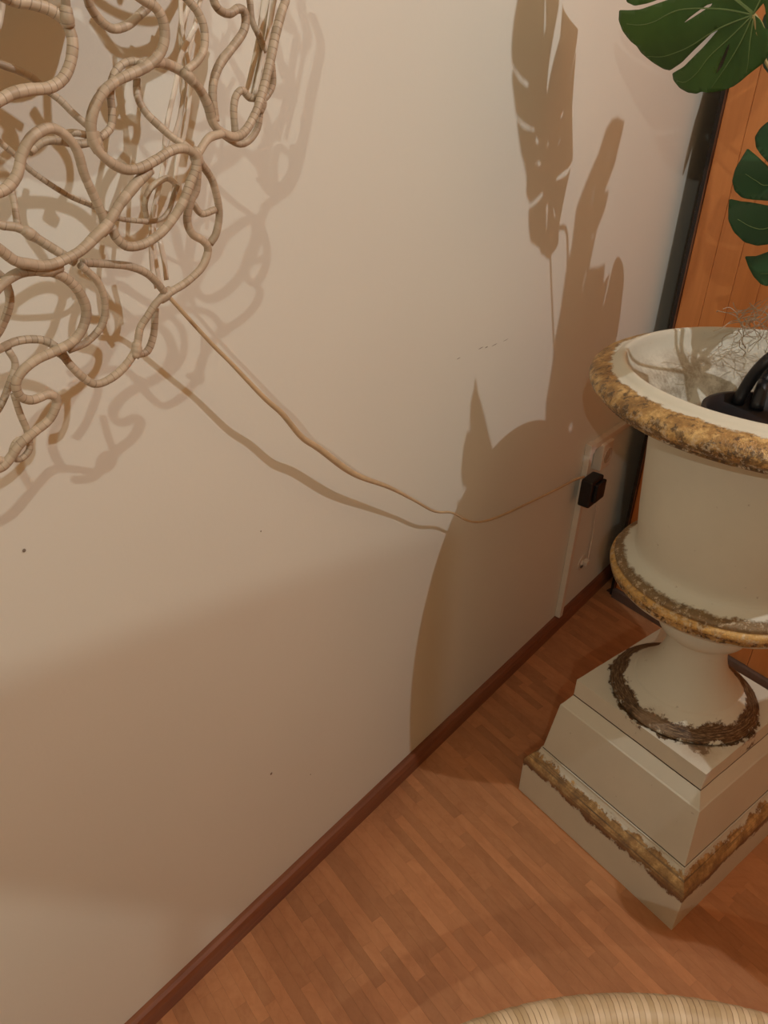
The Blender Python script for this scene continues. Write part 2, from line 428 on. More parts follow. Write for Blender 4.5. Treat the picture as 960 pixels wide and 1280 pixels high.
# --- skirting: two-stepped wooden board along the white wall
def wallbox(bm, a0, a1, z0, z1, d0, d1):
    vs_ = boxm(bm, ((a0+a1)/2, -(d0+d1)/2, (z0+z1)/2), (a1-a0, d1-d0, z1-z0))
    return vs_
WM = Matrix.Translation(nn*WO) @ Matrix((dw, nn, Vector((0, 0, 1)))).transposed().to_4x4()   # local x along wall, -y into the room
bm = bmesh.new()
prof = [(0, 0), (0.018, 0), (0.018, 0.034), (0.014, 0.044), (0.008, 0.0487), (0, 0.0487)]
ra = [[bm.verts.new((a, -d, z)) for d, z in prof] for a in (A0, A1)]
for k in range(len(prof)):
    q = (k+1) % len(prof); bm.faces.new((ra[0][k], ra[0][q], ra[1][q], ra[1][k]))
bm.faces.new(ra[0]); bm.faces.new(ra[1][::-1]); bmesh.ops.recalc_face_normals(bm, faces=bm.faces)
sk = link('baseboard_left', bm, BASEW, smooth=False); sk.matrix_world = WM; sk['kind'] = 'structure'

# --- pine panel wall on the right: post, planks, bottom rail
ww = slab_wall('wall_right', wood(-0.462, 0, 0.019), wood(3.6, 0, 0.019), NW, SUB, 0.0, CEIL, 0.03)
PWD = 0.0672; us = [-0.4735+0.001]
bm = bmesh.new(); boxm(bm, (0, 0, 0), (PWD-0.0010, 0.016, CEIL-0.034)); bevel(bm, 0.0016, 2)
pb = link('plank', bm, PANELW, ww, smooth=False)
wrz = atan2(WE.y, WE.x)
k = 0; u = -0.4725
while u < 3.5:
    o = pb if k == 0 else pb.copy()
    if k: col.objects.link(o)
    o.parent = ww; o.location = wood(u+PWD/2, 0.034+(CEIL-0.034)/2, 0.010+rnd.uniform(-0.0006, 0.0006)); o.rotation_euler = (0, 0, wrz)
    u += PWD; k += 1
def wood_box(name, u0, u1, z0, z1, b0, b1, mat, parent=None, bev=0.0):
    bm = bmesh.new(); boxm(bm, (0, 0, 0), (u1-u0, b1-b0, z1-z0))
    if bev: bevel(bm, bev)
    o = link(name, bm, mat, parent, smooth=False); o.location = wood((u0+u1)/2, (z0+z1)/2, (b0+b1)/2); o.rotation_euler = (0, 0, wrz)
    return o
t1 = wood_box('trim_1', -0.4880, -0.4765, 0, CEIL, -0.002, 0.018, BLACK, None, 0.002); t1['kind'] = 'structure'
t2 = wood_box('trim_2', -0.4765, -0.4735, 0, CEIL, -0.002, 0.02, simple('brown_edge_strip', (0.16, 0.07, 0.035), 0.5)); t2['kind'] = 'structure'
t3 = wood_box('trim_3', -0.4735, 3.5, 0.0, 0.034, -0.012, 0.019, STEEL, None, 0.002); t3['kind'] = 'structure'
wood_box('catch_plate', -0.487, -0.478, 0.545, 0.580, -0.0045, -0.002, PLAST, t1)

# --- marks on the white wall
def wallmark(name, x, y, w, h, rot=0.0):
    p = wall_px(x, y, 0.0006); bm = bmesh.new()
    n = 10; c = bm.verts.new((0, 0, 0)); vs_ = [bm.verts.new((w*cos(2*pi*i/n), -0.0003, h*sin(2*pi*i/n))) for i in range(n)]
    c.co.y = -0.0009
    for i in range(n): bm.faces.new((c, vs_[i], vs_[(i+1) % n]))
    o = link(name, bm, MARK, wl, smooth=False); o.matrix_world = Matrix.Translation(p) @ Matrix((dw, nn, Vector((0, 0, 1)))).transposed().to_4x4() @ Matrix.Rotation(rot, 4, 'Y')
for x, y, s in ((339, 967, 0.0026), (388, 968, 0.0013), (326, 664, 0.0012), (330, 134, .0012), (30, 688, 0.002)): wallmark('nail_hole', x, y, s, s*1.2)
for x, y, w, h in ((601, 435, 0.008, 0.0007), (618, 431, 0.010, 0.0006), (632, 425, 0.010, 0.0004), (573, 448, 0.006, 0.0006), (608, 434, 0.005, 0.001)): wallmark('scratch', x, y, w, h, -0.08)

# ------------------------------------------------------------------ cable duct, socket, adapter on the white wall
def wall_az(x, y, off=0.0):
    p = wall_px(x, y, off); return p.dot(dw), p.z
def wallobj(name, build, mat, label=None, cat=None, parent=None, smooth=False, bev=0.0):
    bm = bmesh.new(); build(bm)
    if bev: bevel(bm, bev)
    o = link(name, bm, mat, parent, smooth=smooth); o.matrix_world = WM; tag(o, label, cat); return o
a1, z1 = wall_az(698, 772, .01); a2, z2 = wall_az(737.5, 562, .01); a3, z3 = wall_az(790, 529)
def bar(bm, p, q, w, d0, d1):
    """flat bar on the wall between (a,z) points"""
    (ax, az), (bx, bz) = p, q; L = sqrt((bx-ax)**2+(bz-az)**2); t = atan2(bz-az, bx-ax)
    vs_ = boxm(bm, (L/2, -(d0+d1)/2, 0), (L, d1-d0, w))
    for v in vs_:
        x, z = v.co.x, v.co.z; v.co.x = ax + x*cos(t) - z*sin(t); v.co.z = az + x*sin(t) + z*cos(t)
duct = empty('cable_duct', W(a1, 0.0), 'white plastic cable duct climbing the white wall from skirting, then bending right', 'cable duct')
def wpart(name, build, mat, parent, bev=0.0, label=None, smooth=False):
    bm = bmesh.new(); build(bm)
    if bev: bevel(bm, bev)
    bmesh.ops.transform(bm, matrix=Matrix.Translation(-parent.location) @ WM, verts=bm.verts)
    me_o = link(name, bm, mat, None, smooth=smooth); me_o.parent = parent
    if label: me_o['label'] = label
    return me_o
wpart('vertical_run', lambda b: bar(b, (a1, 0.050), (a2, z2), 0.020, 0.0005, 0.018), PLAST, duct, 0.002)
wpart('horizontal_run', lambda b: bar(b, (a2, z2+0.004), (2.30, z2+0.004), 0.020, 0.0005, 0.018), PLAST, duct, 0.002)
wpart('corner_piece', lambda b: bar(b, (a2-0.012, z2+0.003), (a2+0.016, z2+0.003), 0.030, 0.0005, 0.020), PLAST, duct, 0.002)
# switch / socket plate beside the duct
sa, sz = wall_az(756, 568, .02)
so = empty('wall_socket', W(sa, sz), 'small white surface-mounted socket under the bend of the cable duct', 'socket')
wpart('housing', lambda b: bar(b, (sa-0.032, sz), (sa+0.032, sz), 0.082, 0.0, 0.028), PLAST, so, 0.004)
def ringb(bm, ca, cz, r0, r1, d, dep, n=28):
    A = [[bm.verts.new((ca+r*cos(2*pi*i/n), -dd_, cz+r*sin(2*pi*i/n))) for i in range(n)] for r, dd_ in ((r1, d), (r1, d+0.002), (r0, d+0.002), (r0*0.98, dep), (0.0006, dep))]
    for a, b in zip(A, A[1:]):
        for i in range(n): bm.faces.new((a[i], a[(i+1) % n], b[(i+1) % n], b[i]))
wpart('socket_well', lambda b: ringb(b, sa+0.002, sz, 0.019, 0.023, 0.028, 0.0285), simple('socket_well_cream', (0.45, 0.36, 0.27), 0.4, bump=0), so)
# black adapter
pa, pz = wall_az(738, 611, .035)
ad = empty('plug_adapter', W(pa, pz), 'black plug-in adapter on white wall where the lamp cord ends', 'adapter')
wpart('body', lambda b: bar(b, (pa-0.040, pz), (pa+0.030, pz), 0.082, 0.0205, 0.056), BPL, ad, 0.006)
wpart('cover', lambda b: bar(b, (pa-0.026, pz+0.002), (pa+0.030, pz+0.002), 0.056, 0.055, 0.066), BPL, ad, 0.004)
wpart('rocker', lambda b: bar(b, (pa+0.026, pz-0.010), (pa+0.044, pz-0.010), 0.026, 0.026, 0.050), BPL, ad, 0.003)
# small outlet below with thin wire
oa, oz = wall_az(727, 703)
ou = empty('cable_outlet', W(oa, oz), 'small round white cable outlet low on the wall beneath the black adapter', 'outlet')
wpart('outlet_plate', lambda b: ringb(b, oa, oz, 0.010, 0.026, 0.0, 0.006), PLAST, ou)
wpart('outlet_plug', lambda b: bar(b, (oa-0.004, oz), (oa+0.016, oz+0.004), 0.018, 0.004, 0.020), PLAST, ou, 0.003)
def tube_w(bm, pts, r, **k):
    tube(bm, [Vector((a, -d, z)) for a, z, d in pts], r, **k)
wpart('outlet_terminal', lambda b: bar(b, (oa-0.016, oz-0.008), (oa-0.003, oz-0.008), 0.008, 0.004, 0.009), STEEL, ou, 0.002, 'black terminal')
w1 = wall_az(741, 628); w2 = wall_az(740, 660); w3 = wall_az(732, 698)
bm = bmesh.new(); tube_w(bm, [(w1[0], w1[1], .012), (w2[0], w2[1], .006), (w3[0], w3[1], .008), (oa+.006, oz, .016)], 0.0022, seg=6, step=0.01)
o = link('adapter_wire', bm, PLAST); o.matrix_world = WM; tag(o, 'thin pale wire hanging straight from black adapter to the small outlet', 'wire')

# ------------------------------------------------------------------ lamp cord
cpx = [(196, 350, .075), (206, 364, .065), (213, 373, .060), (263, 428, .056), (289, 454, .055), (329, 496, .056), (353, 517.5, .054), (377, 546, .050), (399, 561, .046),
       (442, 592, .044), (486, 609, .046), (517, 625, .042), (543, 639, .040), (565, 641, .040), (585, 651, .038), (602, 652, .034), (625, 645, .030), (660, 629, .026), (695, 612, .026), (718, 600, .028), (730, 596, .030)]
cw = [2.6, 2.8, 3.0, 3.6, 4.2, 4.6, 4.8, 3.8, 2.8, 2.0, 1.9, 1.6, 1.4, 1.4, 1.6, 1.5, 1.4, 1.4, 1.4, 1.4, 1.4]
cp = [wall_px(x, y, d) for x, y, d in cpx]
bm = bmesh.new(); tube(bm, cp, [w_*0.00105*((p-O).dot(fw)/0.95)*1.0 for w_, p in zip(cw, cp)], seg=8, step=0.006)
CORD_OBJ = link('lamp_cord', bm, CORD); CORD_OBJ['label'] = 'slack golden tan cord'

# ------------------------------------------------------------------ vine lamp on the wall
VL = wall_px(150, 150, 0.0)
lampo = empty('woven_vine_lamp', VL, 'tangled lattice of cane-wrapped looping vines hanging against the white wall', 'wall lamp')
CORD_OBJ.parent = lampo; CORD_OBJ.matrix_parent_inverse = Matrix.Translation(VL).inverted()
def px3(pts, off0, off1=None):
    off1 = off0 if off1 is None else off1; n = len(pts)
    return [wall_px(x, y, off0+(off1-off0)*i/(n-1)) for i, (x, y) in enumerate(pts)]
VINES = [ # width px, offset from wall start/end, points
 (13.5, .17, .19, [(-60, -50), (-20, -20), (15, 0), (37, 4), (62, 12), (80, 25), (88, 40), (91, 57), (87, 82), (77, 100), (60, 110), (37, 112), (15, 117), (0, 125), (-30, 140), (-60, 130)]),
 (11, .18, .17, [(78, -60), (80, -20), (82, 0), (83, 22)]),
 (10, .15, .14, [(120, -50), (108, -20), (110, 0), (115, 12), (127, 27), (142, 36), (160, 31), (175, 18), (186, 7), (189, -8), (170, -40)]),
 (11, .16, .15, [(150, -40), (165, -12), (180, 0), (195, 10), (204, 27), (206, 47), (200, 67), (185, 82), (165, 92), (148, 100), (132, 112), (120, 130), (114, 150), (115, 170), (122, 187), (137, 202), (157, 212), (175, 210), (195, 200), (215, 188), (232, 186), (245, 195), (245, 210), (238, 228), (230, 250), (215, 275), (200, 292), (180, 305), (160, 308), (147, 299), (139, 284)]),
 (8.5, .14, .15, [(182, 86), (176, 79), (162, 77), (150, 83), (141, 97), (138, 117), (140, 140), (138, 160), (124, 173)]),
 (10.5, .15, .10, [(175, 82), (185, 79), (200, 78), (220, 85), (237, 97), (250, 112), (260, 132), (267, 155), (280, 167), (295, 171), (308, 162), (320, 140), (326, 122), (332, 100), (338, 75), (344, 45), (352, 15), (357, 0), (362, -30), (350, -70)]),
 (8, .10, .10, [(325, 142), (322, 160), (312, 175), (300, 180), (288, 175), (276, 166)]),
 (7.5, .10, .10, [(340, 78), (341, 105), (332, 122), (324, 124)]),
 (8, .11, .11, [(326, 122), (312, 122), (303, 113), (295, 120), (292, 138), (294, 166)]),
 (9.5, .14, .15, [(210, -40), (225, -12), (235, 0), (247, 15), (255, 35), (255, 60), (247, 76), (232, 89)]),
 (10, .12, .13, [(262, -30), (267, 0), (275, 13), (287, 17), (297, 11), (305, 14), (307, 28), (303, 42), (290, 60), (275, 80), (267, 102), (266, 125), (269, 152)]),
 (7, .08, .09, [(305, -30), (312, 0), (315, 25), (324, 46), (332, 65)]),
 (8.5, .12, .15, [(171, 95), (172, 120), (182, 140), (200, 158), (216, 172), (232, 182), (244, 193)]),
 (9.5, .14, .15, [(278, 167), (262, 172), (252, 185), (245, 198)]),
 (8.5, .14, .12, [(246, 195), (252, 205), (265, 225), (272, 250), (274, 270), (270, 292), (262, 305)]),
 (9, .14, .12, [(246, 197), (247, 212), (245, 237), (238, 252), (234, 275), (240, 292), (254, 301), (260, 312), (253, 333), (234, 352), (215, 364), (197, 377), (184, 396), (175, 411), (170, 436), (156, 458), (137, 474), (119, 480), (103, 471), (87, 455), (75, 439), (59, 427), (40, 424), (19, 427), (0, 436), (-25, 450)]),
 (7.5, .13, .13, [(241, 254), (252, 267), (269, 262)]),
 (8, .11, .11, [(194, 385), (192, 418), (184, 439), (171, 443)]),
 (9, .14, .13, [(103, 328), (134, 330), (162, 333), (184, 342), (200, 358), (208, 370)]),
 (12, .17, .15, [(-40, 290), (-15, 302), (0, 312), (19, 326), (37, 330), (56, 332), (75, 327), (100, 314), (119, 296), (134, 281), (150, 255), (170, 230), (188, 212)]),
 (11, .16, .13, [(-30, 400), (-12, 372), (0, 358), (16, 345), (34, 339), (62, 339), (84, 349), (100, 367), (108, 389), (103, 411), (91, 427), (69, 439), (47, 449), (28, 464), (20, 480), (25, 495), (40, 500), (62, 493), (71, 502), (62, 524), (44, 539), (25, 555), (14, 571), (0, 585), (-25, 588)]),
 (8.5, .15, .14, [(100, 331), (122, 352), (131, 377), (128, 405), (109, 427), (85, 438)]),
 (7.5, .13, .13, [(17, 492), (25, 517), (34, 539), (37, 561), (25, 574), (15, 569), (20, 553), (31, 549), (38, 556)]),
 (8, .12, .12, [(-15, 528), (0, 508), (12, 480), (19, 455), (10, 437)]),
 (8.5, .08, .10, [(-40, 62), (0, 80), (20, 87), (40, 97), (55, 110), (75, 125), (92, 142), (113, 160)]),
 (11.5, .17, .15, [(-40, 232), (-15, 241), (0, 240), (12, 232), (22, 217), (27, 195), (37, 175), (52, 163), (68, 161), (85, 172), (97, 190), (105, 217), (115, 240), (125, 262), (132, 279)]),
 (9, .13, .13, [(36, 190), (55, 177), (75, 176), (95, 180), (114, 178)]),
 (8, .12, .12, [(78, 168), (95, 166), (118, 172)]),
 (6, .12, .11, [(-20, 160), (0, 178), (17, 192), (37, 212), (62, 230), (87, 245), (115, 257), (140, 270), (160, 275), (195, 276), (210, 265), (217, 245), (222, 232)]),
 (10, .13, .14, [(-30, 268), (0, 281), (20, 284), (37, 292), (57, 305), (78, 318), (94, 328)]),
 (8, .12, .13, [(14, 235), (18, 255), (22, 282)]),
 (6.5, .09, .09, [(222, 232), (210, 223), (199, 227), (187, 237), (181, 256), (185, 280)]),
 (10, .13, .13, [(-170, 660), (-130, 640), (-95, 603), (-62, 572), (-25, 572), (8, 577)]),
 (9, .13, .13, [(-95, 603), (-120, 560), (-100, 500), (-60, 470), (-25, 450)]),
 (10, .14, .16, [(-60, 572), (-90, 520), (-60, 440), (-30, 400)]),
 (10, .15, .12, [(-40, 330), (-15, 335), (5, 350), (12, 380), (-5, 420), (-30, 430)]),
]
def vine(w, pts3, name='vine'):
    bm = bmesh.new()
    dep = sum((p-O).dot(fw) for p in pts3)/len(pts3)
    r = w*0.54*dep/F
    rr = [r*random.uniform(.94, 1.06) for _ in pts3]
    if name == 'joint': rr = [r*.72, r, r*.75]
    tube(bm, pts3, rr, seg=10, step=0.0022, bump=0.05, pitch=0.0058)
    o = link(name, bm, CANE); o.parent = lampo; o.matrix_parent_inverse = Matrix.Translation(VL).inverted(); return o
for w, o0, o1, pts in VINES:
    ps = px3(pts, o0, o1)
    dep = (ps[0]-O).length
    vine(w, ps)
# the lattice goes on above and to the left of the picture
for w, off, pts in ((19, .155, [(38, 333), (56, 336), (76, 332)]), (17, .152, [(117, 163), (118, 175), (124, 190)]), (15, .148, [(241, 186), (245, 195), (247, 206)]),
                    (14, .135, [(27, 286), (37, 292), (48, 299)]), (15, .15, [(129, 272), (133, 282), (127, 292)]), (14, .105, [(325, 117), (326, 128), (323, 141)]),
                    (12.5, .13, [(170, 428), (171, 437), (168, 447)]), (13, .13, [(214, 361), (207, 369), (200, 375)]), (17, .18, [(83, 8), (83, 20), (87, 34)]), (13, .15, [(228, 90), (236, 96), (243, 105)]),
                    (13, .13, [(66, 436), (75, 440), (82, 448)])):
    vine(w, px3(pts, off), 'joint')
rv = random.Random(11)
for k in range(120):
    a = rv.uniform(-0.35, 0.62); z = rv.uniform(1.55, 2.05) if rv.random() < 0.75 else rv.uniform(1.15, 1.55)
    if z < 1.58: a = rv.uniform(-0.35, 0.08)
    if z > 1.85: a = min(a, 0.45)
    R = rv.uniform(0.04, 0.09); off = rv.uniform(0.08, 0.2); ph = rv.uniform(0, 6.28)
    arc = rv.uniform(3.5, 5.8)
    pts = [W(a+R*cos(ph+t*arc/9)*(1+.35*sin(t*1.3+k)), z+R*1.2*sin(ph+t*arc/9), off+0.02*sin(t+k)) for t in range(10)]
    sp = [toscreen(p) for p in pts]
    if any(q and -14 < q[0] < 980 and q[1] > -14 for q in sp): continue
    vine(rv.uniform(8.5, 13), pts)
# clear straps woven through the middle
STR = [(4.5, .07, [(241, -20), (235, 10), (226, 40), (230, 100), (224, 150), (207, 200), (196, 250), (192, 300), (199, 350), (208, 368)]),
       (4, .075, [(225, -15), (228, 40), (238, 100), (232, 160), (222, 200), (216, 250)]),
       (4.5, .085, [(246, 30), (226, 70), (220, 105), (208, 160), (203, 215), (190, 275), (190, 330), (196, 360)]),
       (4, .06, [(255, -20), (238, 60), (230, 120), (222, 180), (218, 240)]),
       (8.5, .085, [(337, -30), (332, 0), (325, 50), (317, 88), (309, 122)]),
       (5, .09, [(352, -30), (343, 0), (336, 40), (326, 85), (319, 118)]),
       (5, .06, [(200, 300), (206, 330), (208, 350)])]
for w, off, pts in STR:
    ps = px3(pts, off); bm = bmesh.new(); tube(bm, ps, w*0.62*0.95/F, seg=8, step=0.006, flat=0.35, side=dw)
    o = link('strap', bm, STRAP); o.parent = lampo; o.matrix_parent_inverse = Matrix.Translation(VL).inverted()
for (x_, y_, r_, o_) in ((-137, -45, 0.062, 0.13), (115, -98, 0.05, 0.09)):  # unseen cups added to darken the wall at the upper left
    p_ = wall_px(x_, y_, o_) + nn*o_; bm = bmesh.new()
    lathe(bm, [(0.001, 0.001), (r_*.5, 0.001), (r_*.5, 0.02), (r_*.35, 0.03), (r_*.45, o_*.5), (r_, o_*.8), (r_*1.03, o_*1.15), (r_*.97, o_*1.15), (r_*.9, o_*.85), (0.001, o_*.6)], 40)
    mm = Matrix.Translation(-VL+p_) @ Matrix((dw, Vector((0, 0, 1)), -nn)).transposed().to_4x4()
    bmesh.ops.transform(bm, matrix=mm, verts=bm.verts)
    o = link('shadow_cup', bm, STRAP); o.parent = lampo

# ------------------------------------------------------------------ pedestal
PC = Vector((0.65188, 1.19833, 0))
ped = empty('pedestal', PC, 'stepped square white pedestal with worn gold edging standing on parquet beneath the urn', 'pedestal', rz=YAW)
def sqstack(name, secs, mat, closed=True, bev=0.0015, label=None):
    """square section stack [(half width, z)]"""
    bm = bmesh.new(); rings = []
    N = 14
    for h, z in secs:
        ring = []
        for (sx, sy), (ex, ey) in (((-1, -1), (1, -1)), ((1, -1), (1, 1)), ((1, 1), (-1, 1)), ((-1, 1), (-1, -1))):
            for i in range(N):
                t = i/N; ring.append(bm.verts.new(((sx+(ex-sx)*t)*h, (sy+(ey-sy)*t)*h, z)))
        rings.append(ring)
    n = len(rings[0])
    for a, b in zip(rings, rings[1:]):
        for i in range(n): bm.faces.new((a[i], a[(i+1) % n], b[(i+1) % n], b[i]))
    bm.faces.new(rings[0][::-1]); bm.faces.new(rings[-1])
    es = [e for e in bm.edges if e.calc_face_angle(0) > 0.35]
    bmesh.ops.bevel(bm, geom=es, offset=bev, segments=2, profile=0.5, affect='EDGES')
    # hand-worn unevenness
    for v in bm.verts: v.co += Vector((noise.noise(v.co*25), noise.noise(v.co*25+Vector((9, 0, 0))), 0))*0.0008
    o = link(name, bm, mat, None, smooth=False); o.parent = ped
    if label: o['label'] = label
    return o
a = 0.4316/2
sqstack('plinth', [(a, 0.0), (a, 0.1007), (a-.001, 0.108), (a-.006, 0.118), (a-.013, 0.128), (a-.020, 0.137), (a-.024, 0.146), (0.192, 0.1508), (0.180, 0.1508)], PLM, bev=0.0012, label='white base block with worn gold upper edge')
sqstack('tapered_block', [(0.1862, 0.1508), (0.1862, 0.1528), (0.1886, 0.153), (0.1745, 0.2915), (0.172, 0.2945), (0.158, 0.3234), (0.14, 0.3234)], URNW)
sqstack('top_slab', [(0.1550, 0.3236), (0.1550, 0.3262), (0.1575, 0.3264), (0.1573, 0.369)], SLABM, bev=0.002, label='white slab with dark brushed ring around the urn foot')

SEAM = simple('seam_shade', (0.07, 0.045, 0.025), 0.9)  # dark strips stand in for the shade in the joint gaps
sqstack('seam', [(0.1578, 0.3237), (0.1578, 0.3256)], SEAM, bev=0.0003, label='dark line painted as joint shade')
sqstack('seam', [(0.1892, 0.1509), (0.1892, 0.1522)], SEAM, bev=0.0003, label='dark line painted as joint shade')

# ------------------------------------------------------------------ urn (z measured from slab top 0.369)
UZ = 0.3692
urn = empty('urn', PC+Vector((0, 0, UZ)), 'large white garden urn with crusted gold rim and collar on square pedestal', 'urn')
def up_(name, prof, mat, n=128, wob=0.0, label=None):
    bm = bmesh.new(); lathe(bm, [(r, z-UZ) for r, z in prof], n, wob)
    bmesh.ops.remove_doubles(bm, verts=bm.verts, dist=1e-6)
    o = link(name, bm, mat, None); o.parent = urn
    if label: o['label'] = label
    return o
up_('foot', [(0.001, 0.3693), (0.146, 0.3693), (0.150, 0.371), (0.1515, 0.3745), (0.149, 0.379), (0.144, 0.3815), (0.142, 0.384), (0.137, 0.387), (0.131, 0.389), (0.126, 0.391), (0.122, 0.394), (0.114, 0.4005), (0.1085, 0.407), (0.1065, 0.409), (0.1045, 0.4095), (0.1025, 0.413), (0.099, 0.418), (0.088, 0.430), (0.077, 0.446), (0.068, 0.466), (0.062, 0.487), (0.059, 0.507), (0.059, 0.524), (0.062, 0.534), (0.068, 0.538)], SLABM, label='white flared foot with dark brushed ring')
up_('bead', [(0.064, 0.537), (0.076, 0.540), (0.085, 0.548), (0.0885, 0.558), (0.0885, 0.568), (0.086, 0.579), (0.083, 0.588)], URNW)
up_('collar', [(0.080, 0.584), (0.092, 0.596), (0.116, 0.611), (0.146, 0.627), (0.170, 0.641), (0.186, 0.651), (0.194, 0.656), (0.2005, 0.663), (0.2025, 0.668), (0.2015, 0.6705), (0.2045, 0.674), (0.2055, 0.680), (0.2045, 0.686), (0.201, 0.689), (0.1985, 0.690), (0.1985, 0.692), (0.1995, 0.6955), (0.197, 0.700), (0.191, 0.703), (0.186, 0.7045), (0.178, 0.709), (0.171, 0.714), (0.166, 0.720)], COLM, wob=0.004, label='gold crusted collar with white underside')
up_('body', [(0.172, 0.712), (0.1655, 0.720), (0.1635, 0.729), (0.165, 0.743), (0.168, 0.765), (0.172, 0.80), (0.176, 0.85), (0.180, 0.90), (0.184, 0.95), (0.188, 0.99), (0.196, 1.012), (0.215, 1.022), (0.24, 1.026)], URNW)
up_('rim', [(0.236, 1.024), (0.262, 1.0235), (0.281, 1.025), (0.287, 1.028), (0.290, 1.031), (0.289, 1.0335), (0.296, 1.037), (0.303, 1.044), (0.306, 1.052), (0.304, 1.060), (0.298, 1.067), (0.288, 1.0725), (0.276, 1.0755), (0.268, 1.0765), (0.264, 1.080), (0.257, 1.086), (0.252, 1.087), (0.248, 1.084), (0.246, 1.074), (0.242, 1.060), (0.234, 1.046), (0.220, 1.036), (0.204, 1.027), (0.189, 1.012), (0.179, 0.990), (0.166, 0.965), (0.13, 0.945), (0.08, 0.938), (0.001, 0.936)], RIMM, wob=0.003, label='crusted gold rim with white inner lip')

# ------------------------------------------------------------------ planter pot and artificial plant
POTC = PC + Vector((0.0, 0.0, 0.940))
bm = bmesh.new(); lathe(bm, [(0.001, 0.0), (0.085, 0.0), (0.104, 0.066), (0.108, 0.066), (0.108, 0.071), (0.100, 0.071), (0.098, 0.056), (0.001, 0.054)], 64)
pot_o = link('pot', bm, BPL); pot_o.location = POTC; pot_o['label'] = 'black plastic pot'
plant = empty('artificial_monstera', POTC+Vector((0, 0, 0.0545)), 'artificial monstera in a black pot with broad split green leaves, sunk in the urn', 'plant')
POT = plant.location.copy()
PINV = Matrix.Translation(plant.location).inverted()
def pchild(o): o.parent = plant; o.matrix_parent_inverse = PINV; return o
pchild(pot_o)
def pip(x, y, poly):
    c = False; j = len(poly)-1
    for i in range(len(poly)):
        xi, yi = poly[i]; xj, yj = poly[j]
        if (yi > y) != (yj > y) and x < (xj-xi)*(y-yi)/(yj-yi)+xi: c = not c
        j = i
    return c
def resample(poly, k):
    out = []
    for i in range(len(poly)):
        a, b = Vector(poly[i]), Vector(poly[(i+1) % len(poly)])
        m = max(1, int((b-a).length/k))
        for j in range(m): out.append(tuple(a+(b-a)*j/m))
    return out
def smoothpoly(poly, keep=()):
    """one round of corner rounding except the kept (sharp) indices"""
    out = []; n = len(poly)
    for i, p in enumerate(poly):
        if i in keep: out.append(p); continue
        a = Vector(poly[i-1]); b = Vector(p); c = Vector(poly[(i+1) % n])
        out += [tuple(b+(a-b)*0.12), tuple(b*0.9+(a+c)*0.05), tuple(b+(c-b)*0.12)]
    return out
def leaf(name, pts3, J, pl, mat, holes3=(), veins3=(), label=None, pleat=0.02, vr=0.0014):
    """pts3: outline in 3D on plane (n,d); J joint point; local frame built on the plane"""
    n, p0 = pl; X = (pts3[0]-J).normalized(); X = (X-n*X.dot(n)).normalized(); Y = n.cross(X)
    to2 = lambda p: ((p-J).dot(X), (p-J).dot(Y))
    P = smoothpoly([to2(p) for p in pts3]) if pleat else [to2(p) for p in pts3]; HL = [[to2(p) for p in h] for h in holes3]
    step = 0.008
    P = resample(P, step); verts = [Vector(p) for p in P]; edges = [(i, (i+1) % len(P)) for i in range(len(P))]
    for h in HL:
        h2 = resample(h, step); b0 = len(verts); verts += [Vector(p) for p in h2]; edges += [(b0+i, b0+(i+1) % len(h2)) for i in range(len(h2))]
    xs = [p[0] for p in P]; ys = [p[1] for p in P]
    x = min(xs)
    while x < max(xs):
        y = min(ys)
        while y < max(ys):
            if pip(x, y, P) and not any(pip(x, y, h) for h in HL): verts.append(Vector((x, y)))
            y += step
        x += step
    vo, eo, fo_, _, _, _ = delaunay_2d_cdt(verts, edges, [], 0, 1e-5)
    bm = bmesh.new(); vv = []
    for v in vo:
        r = v.length; th = atan2(v.y, v.x)
        h = pleat*r*(abs(sin(th*4.5+0.6))-0.5) - 0.25*r*r*0.6
        h *= min(1, r/0.05)
        vv.append(bm.verts.new(J + X*v.x + Y*v.y + n*h))
    for f_ in fo_:
        cx_ = sum(vo[i].x for i in f_)/3; cy_ = sum(vo[i].y for i in f_)/3
        if pip(cx_, cy_, P) and not any(pip(cx_, cy_, h) for h in HL):
            try: bm.faces.new([vv[i] for i in f_])
            except ValueError: pass
    bmesh.ops.delete(bm, geom=[v for v in bm.verts if not v.link_faces], context='VERTS')
    o = link(name, bm, mat); md = o.modifiers.new('thickness', 'SOLIDIFY'); md.thickness = 0.0008; md.offset = 0
    pchild(o)
    if label: o['label'] = label
    cs_ = (O-J).dot(n); sgn = 1 if cs_ > 0 else -1
    for vp in veins3:
        q = []
        for p in catmull(vp, 0.006):
            x_, y_ = to2(p); r = sqrt(x_*x_+y_*y_); th = atan2(y_, x_)
            h = (pleat*r*(abs(sin(th*4.5+0.6))-0.5) - 0.15*r*r)*min(1, r/0.05)
            q.append(J+X*x_+Y*y_+n*(h+sgn*0.0007))
        if len(q) < 3: continue
        bm = bmesh.new(); m = len(q)
        tube(bm, q, [vr*(1-0.75*i/m) for i in range(m)], seg=6, spline=False, flat=1)
        v_ = link('vein', bm, VEIN); v_.parent = o
    return o
def plane3(p, q, r):
    n = (q-p).cross(r-p).normalized(); return n, p
def onpl(x, y, pl): return on_plane(x, y, pl[1], pl[0])
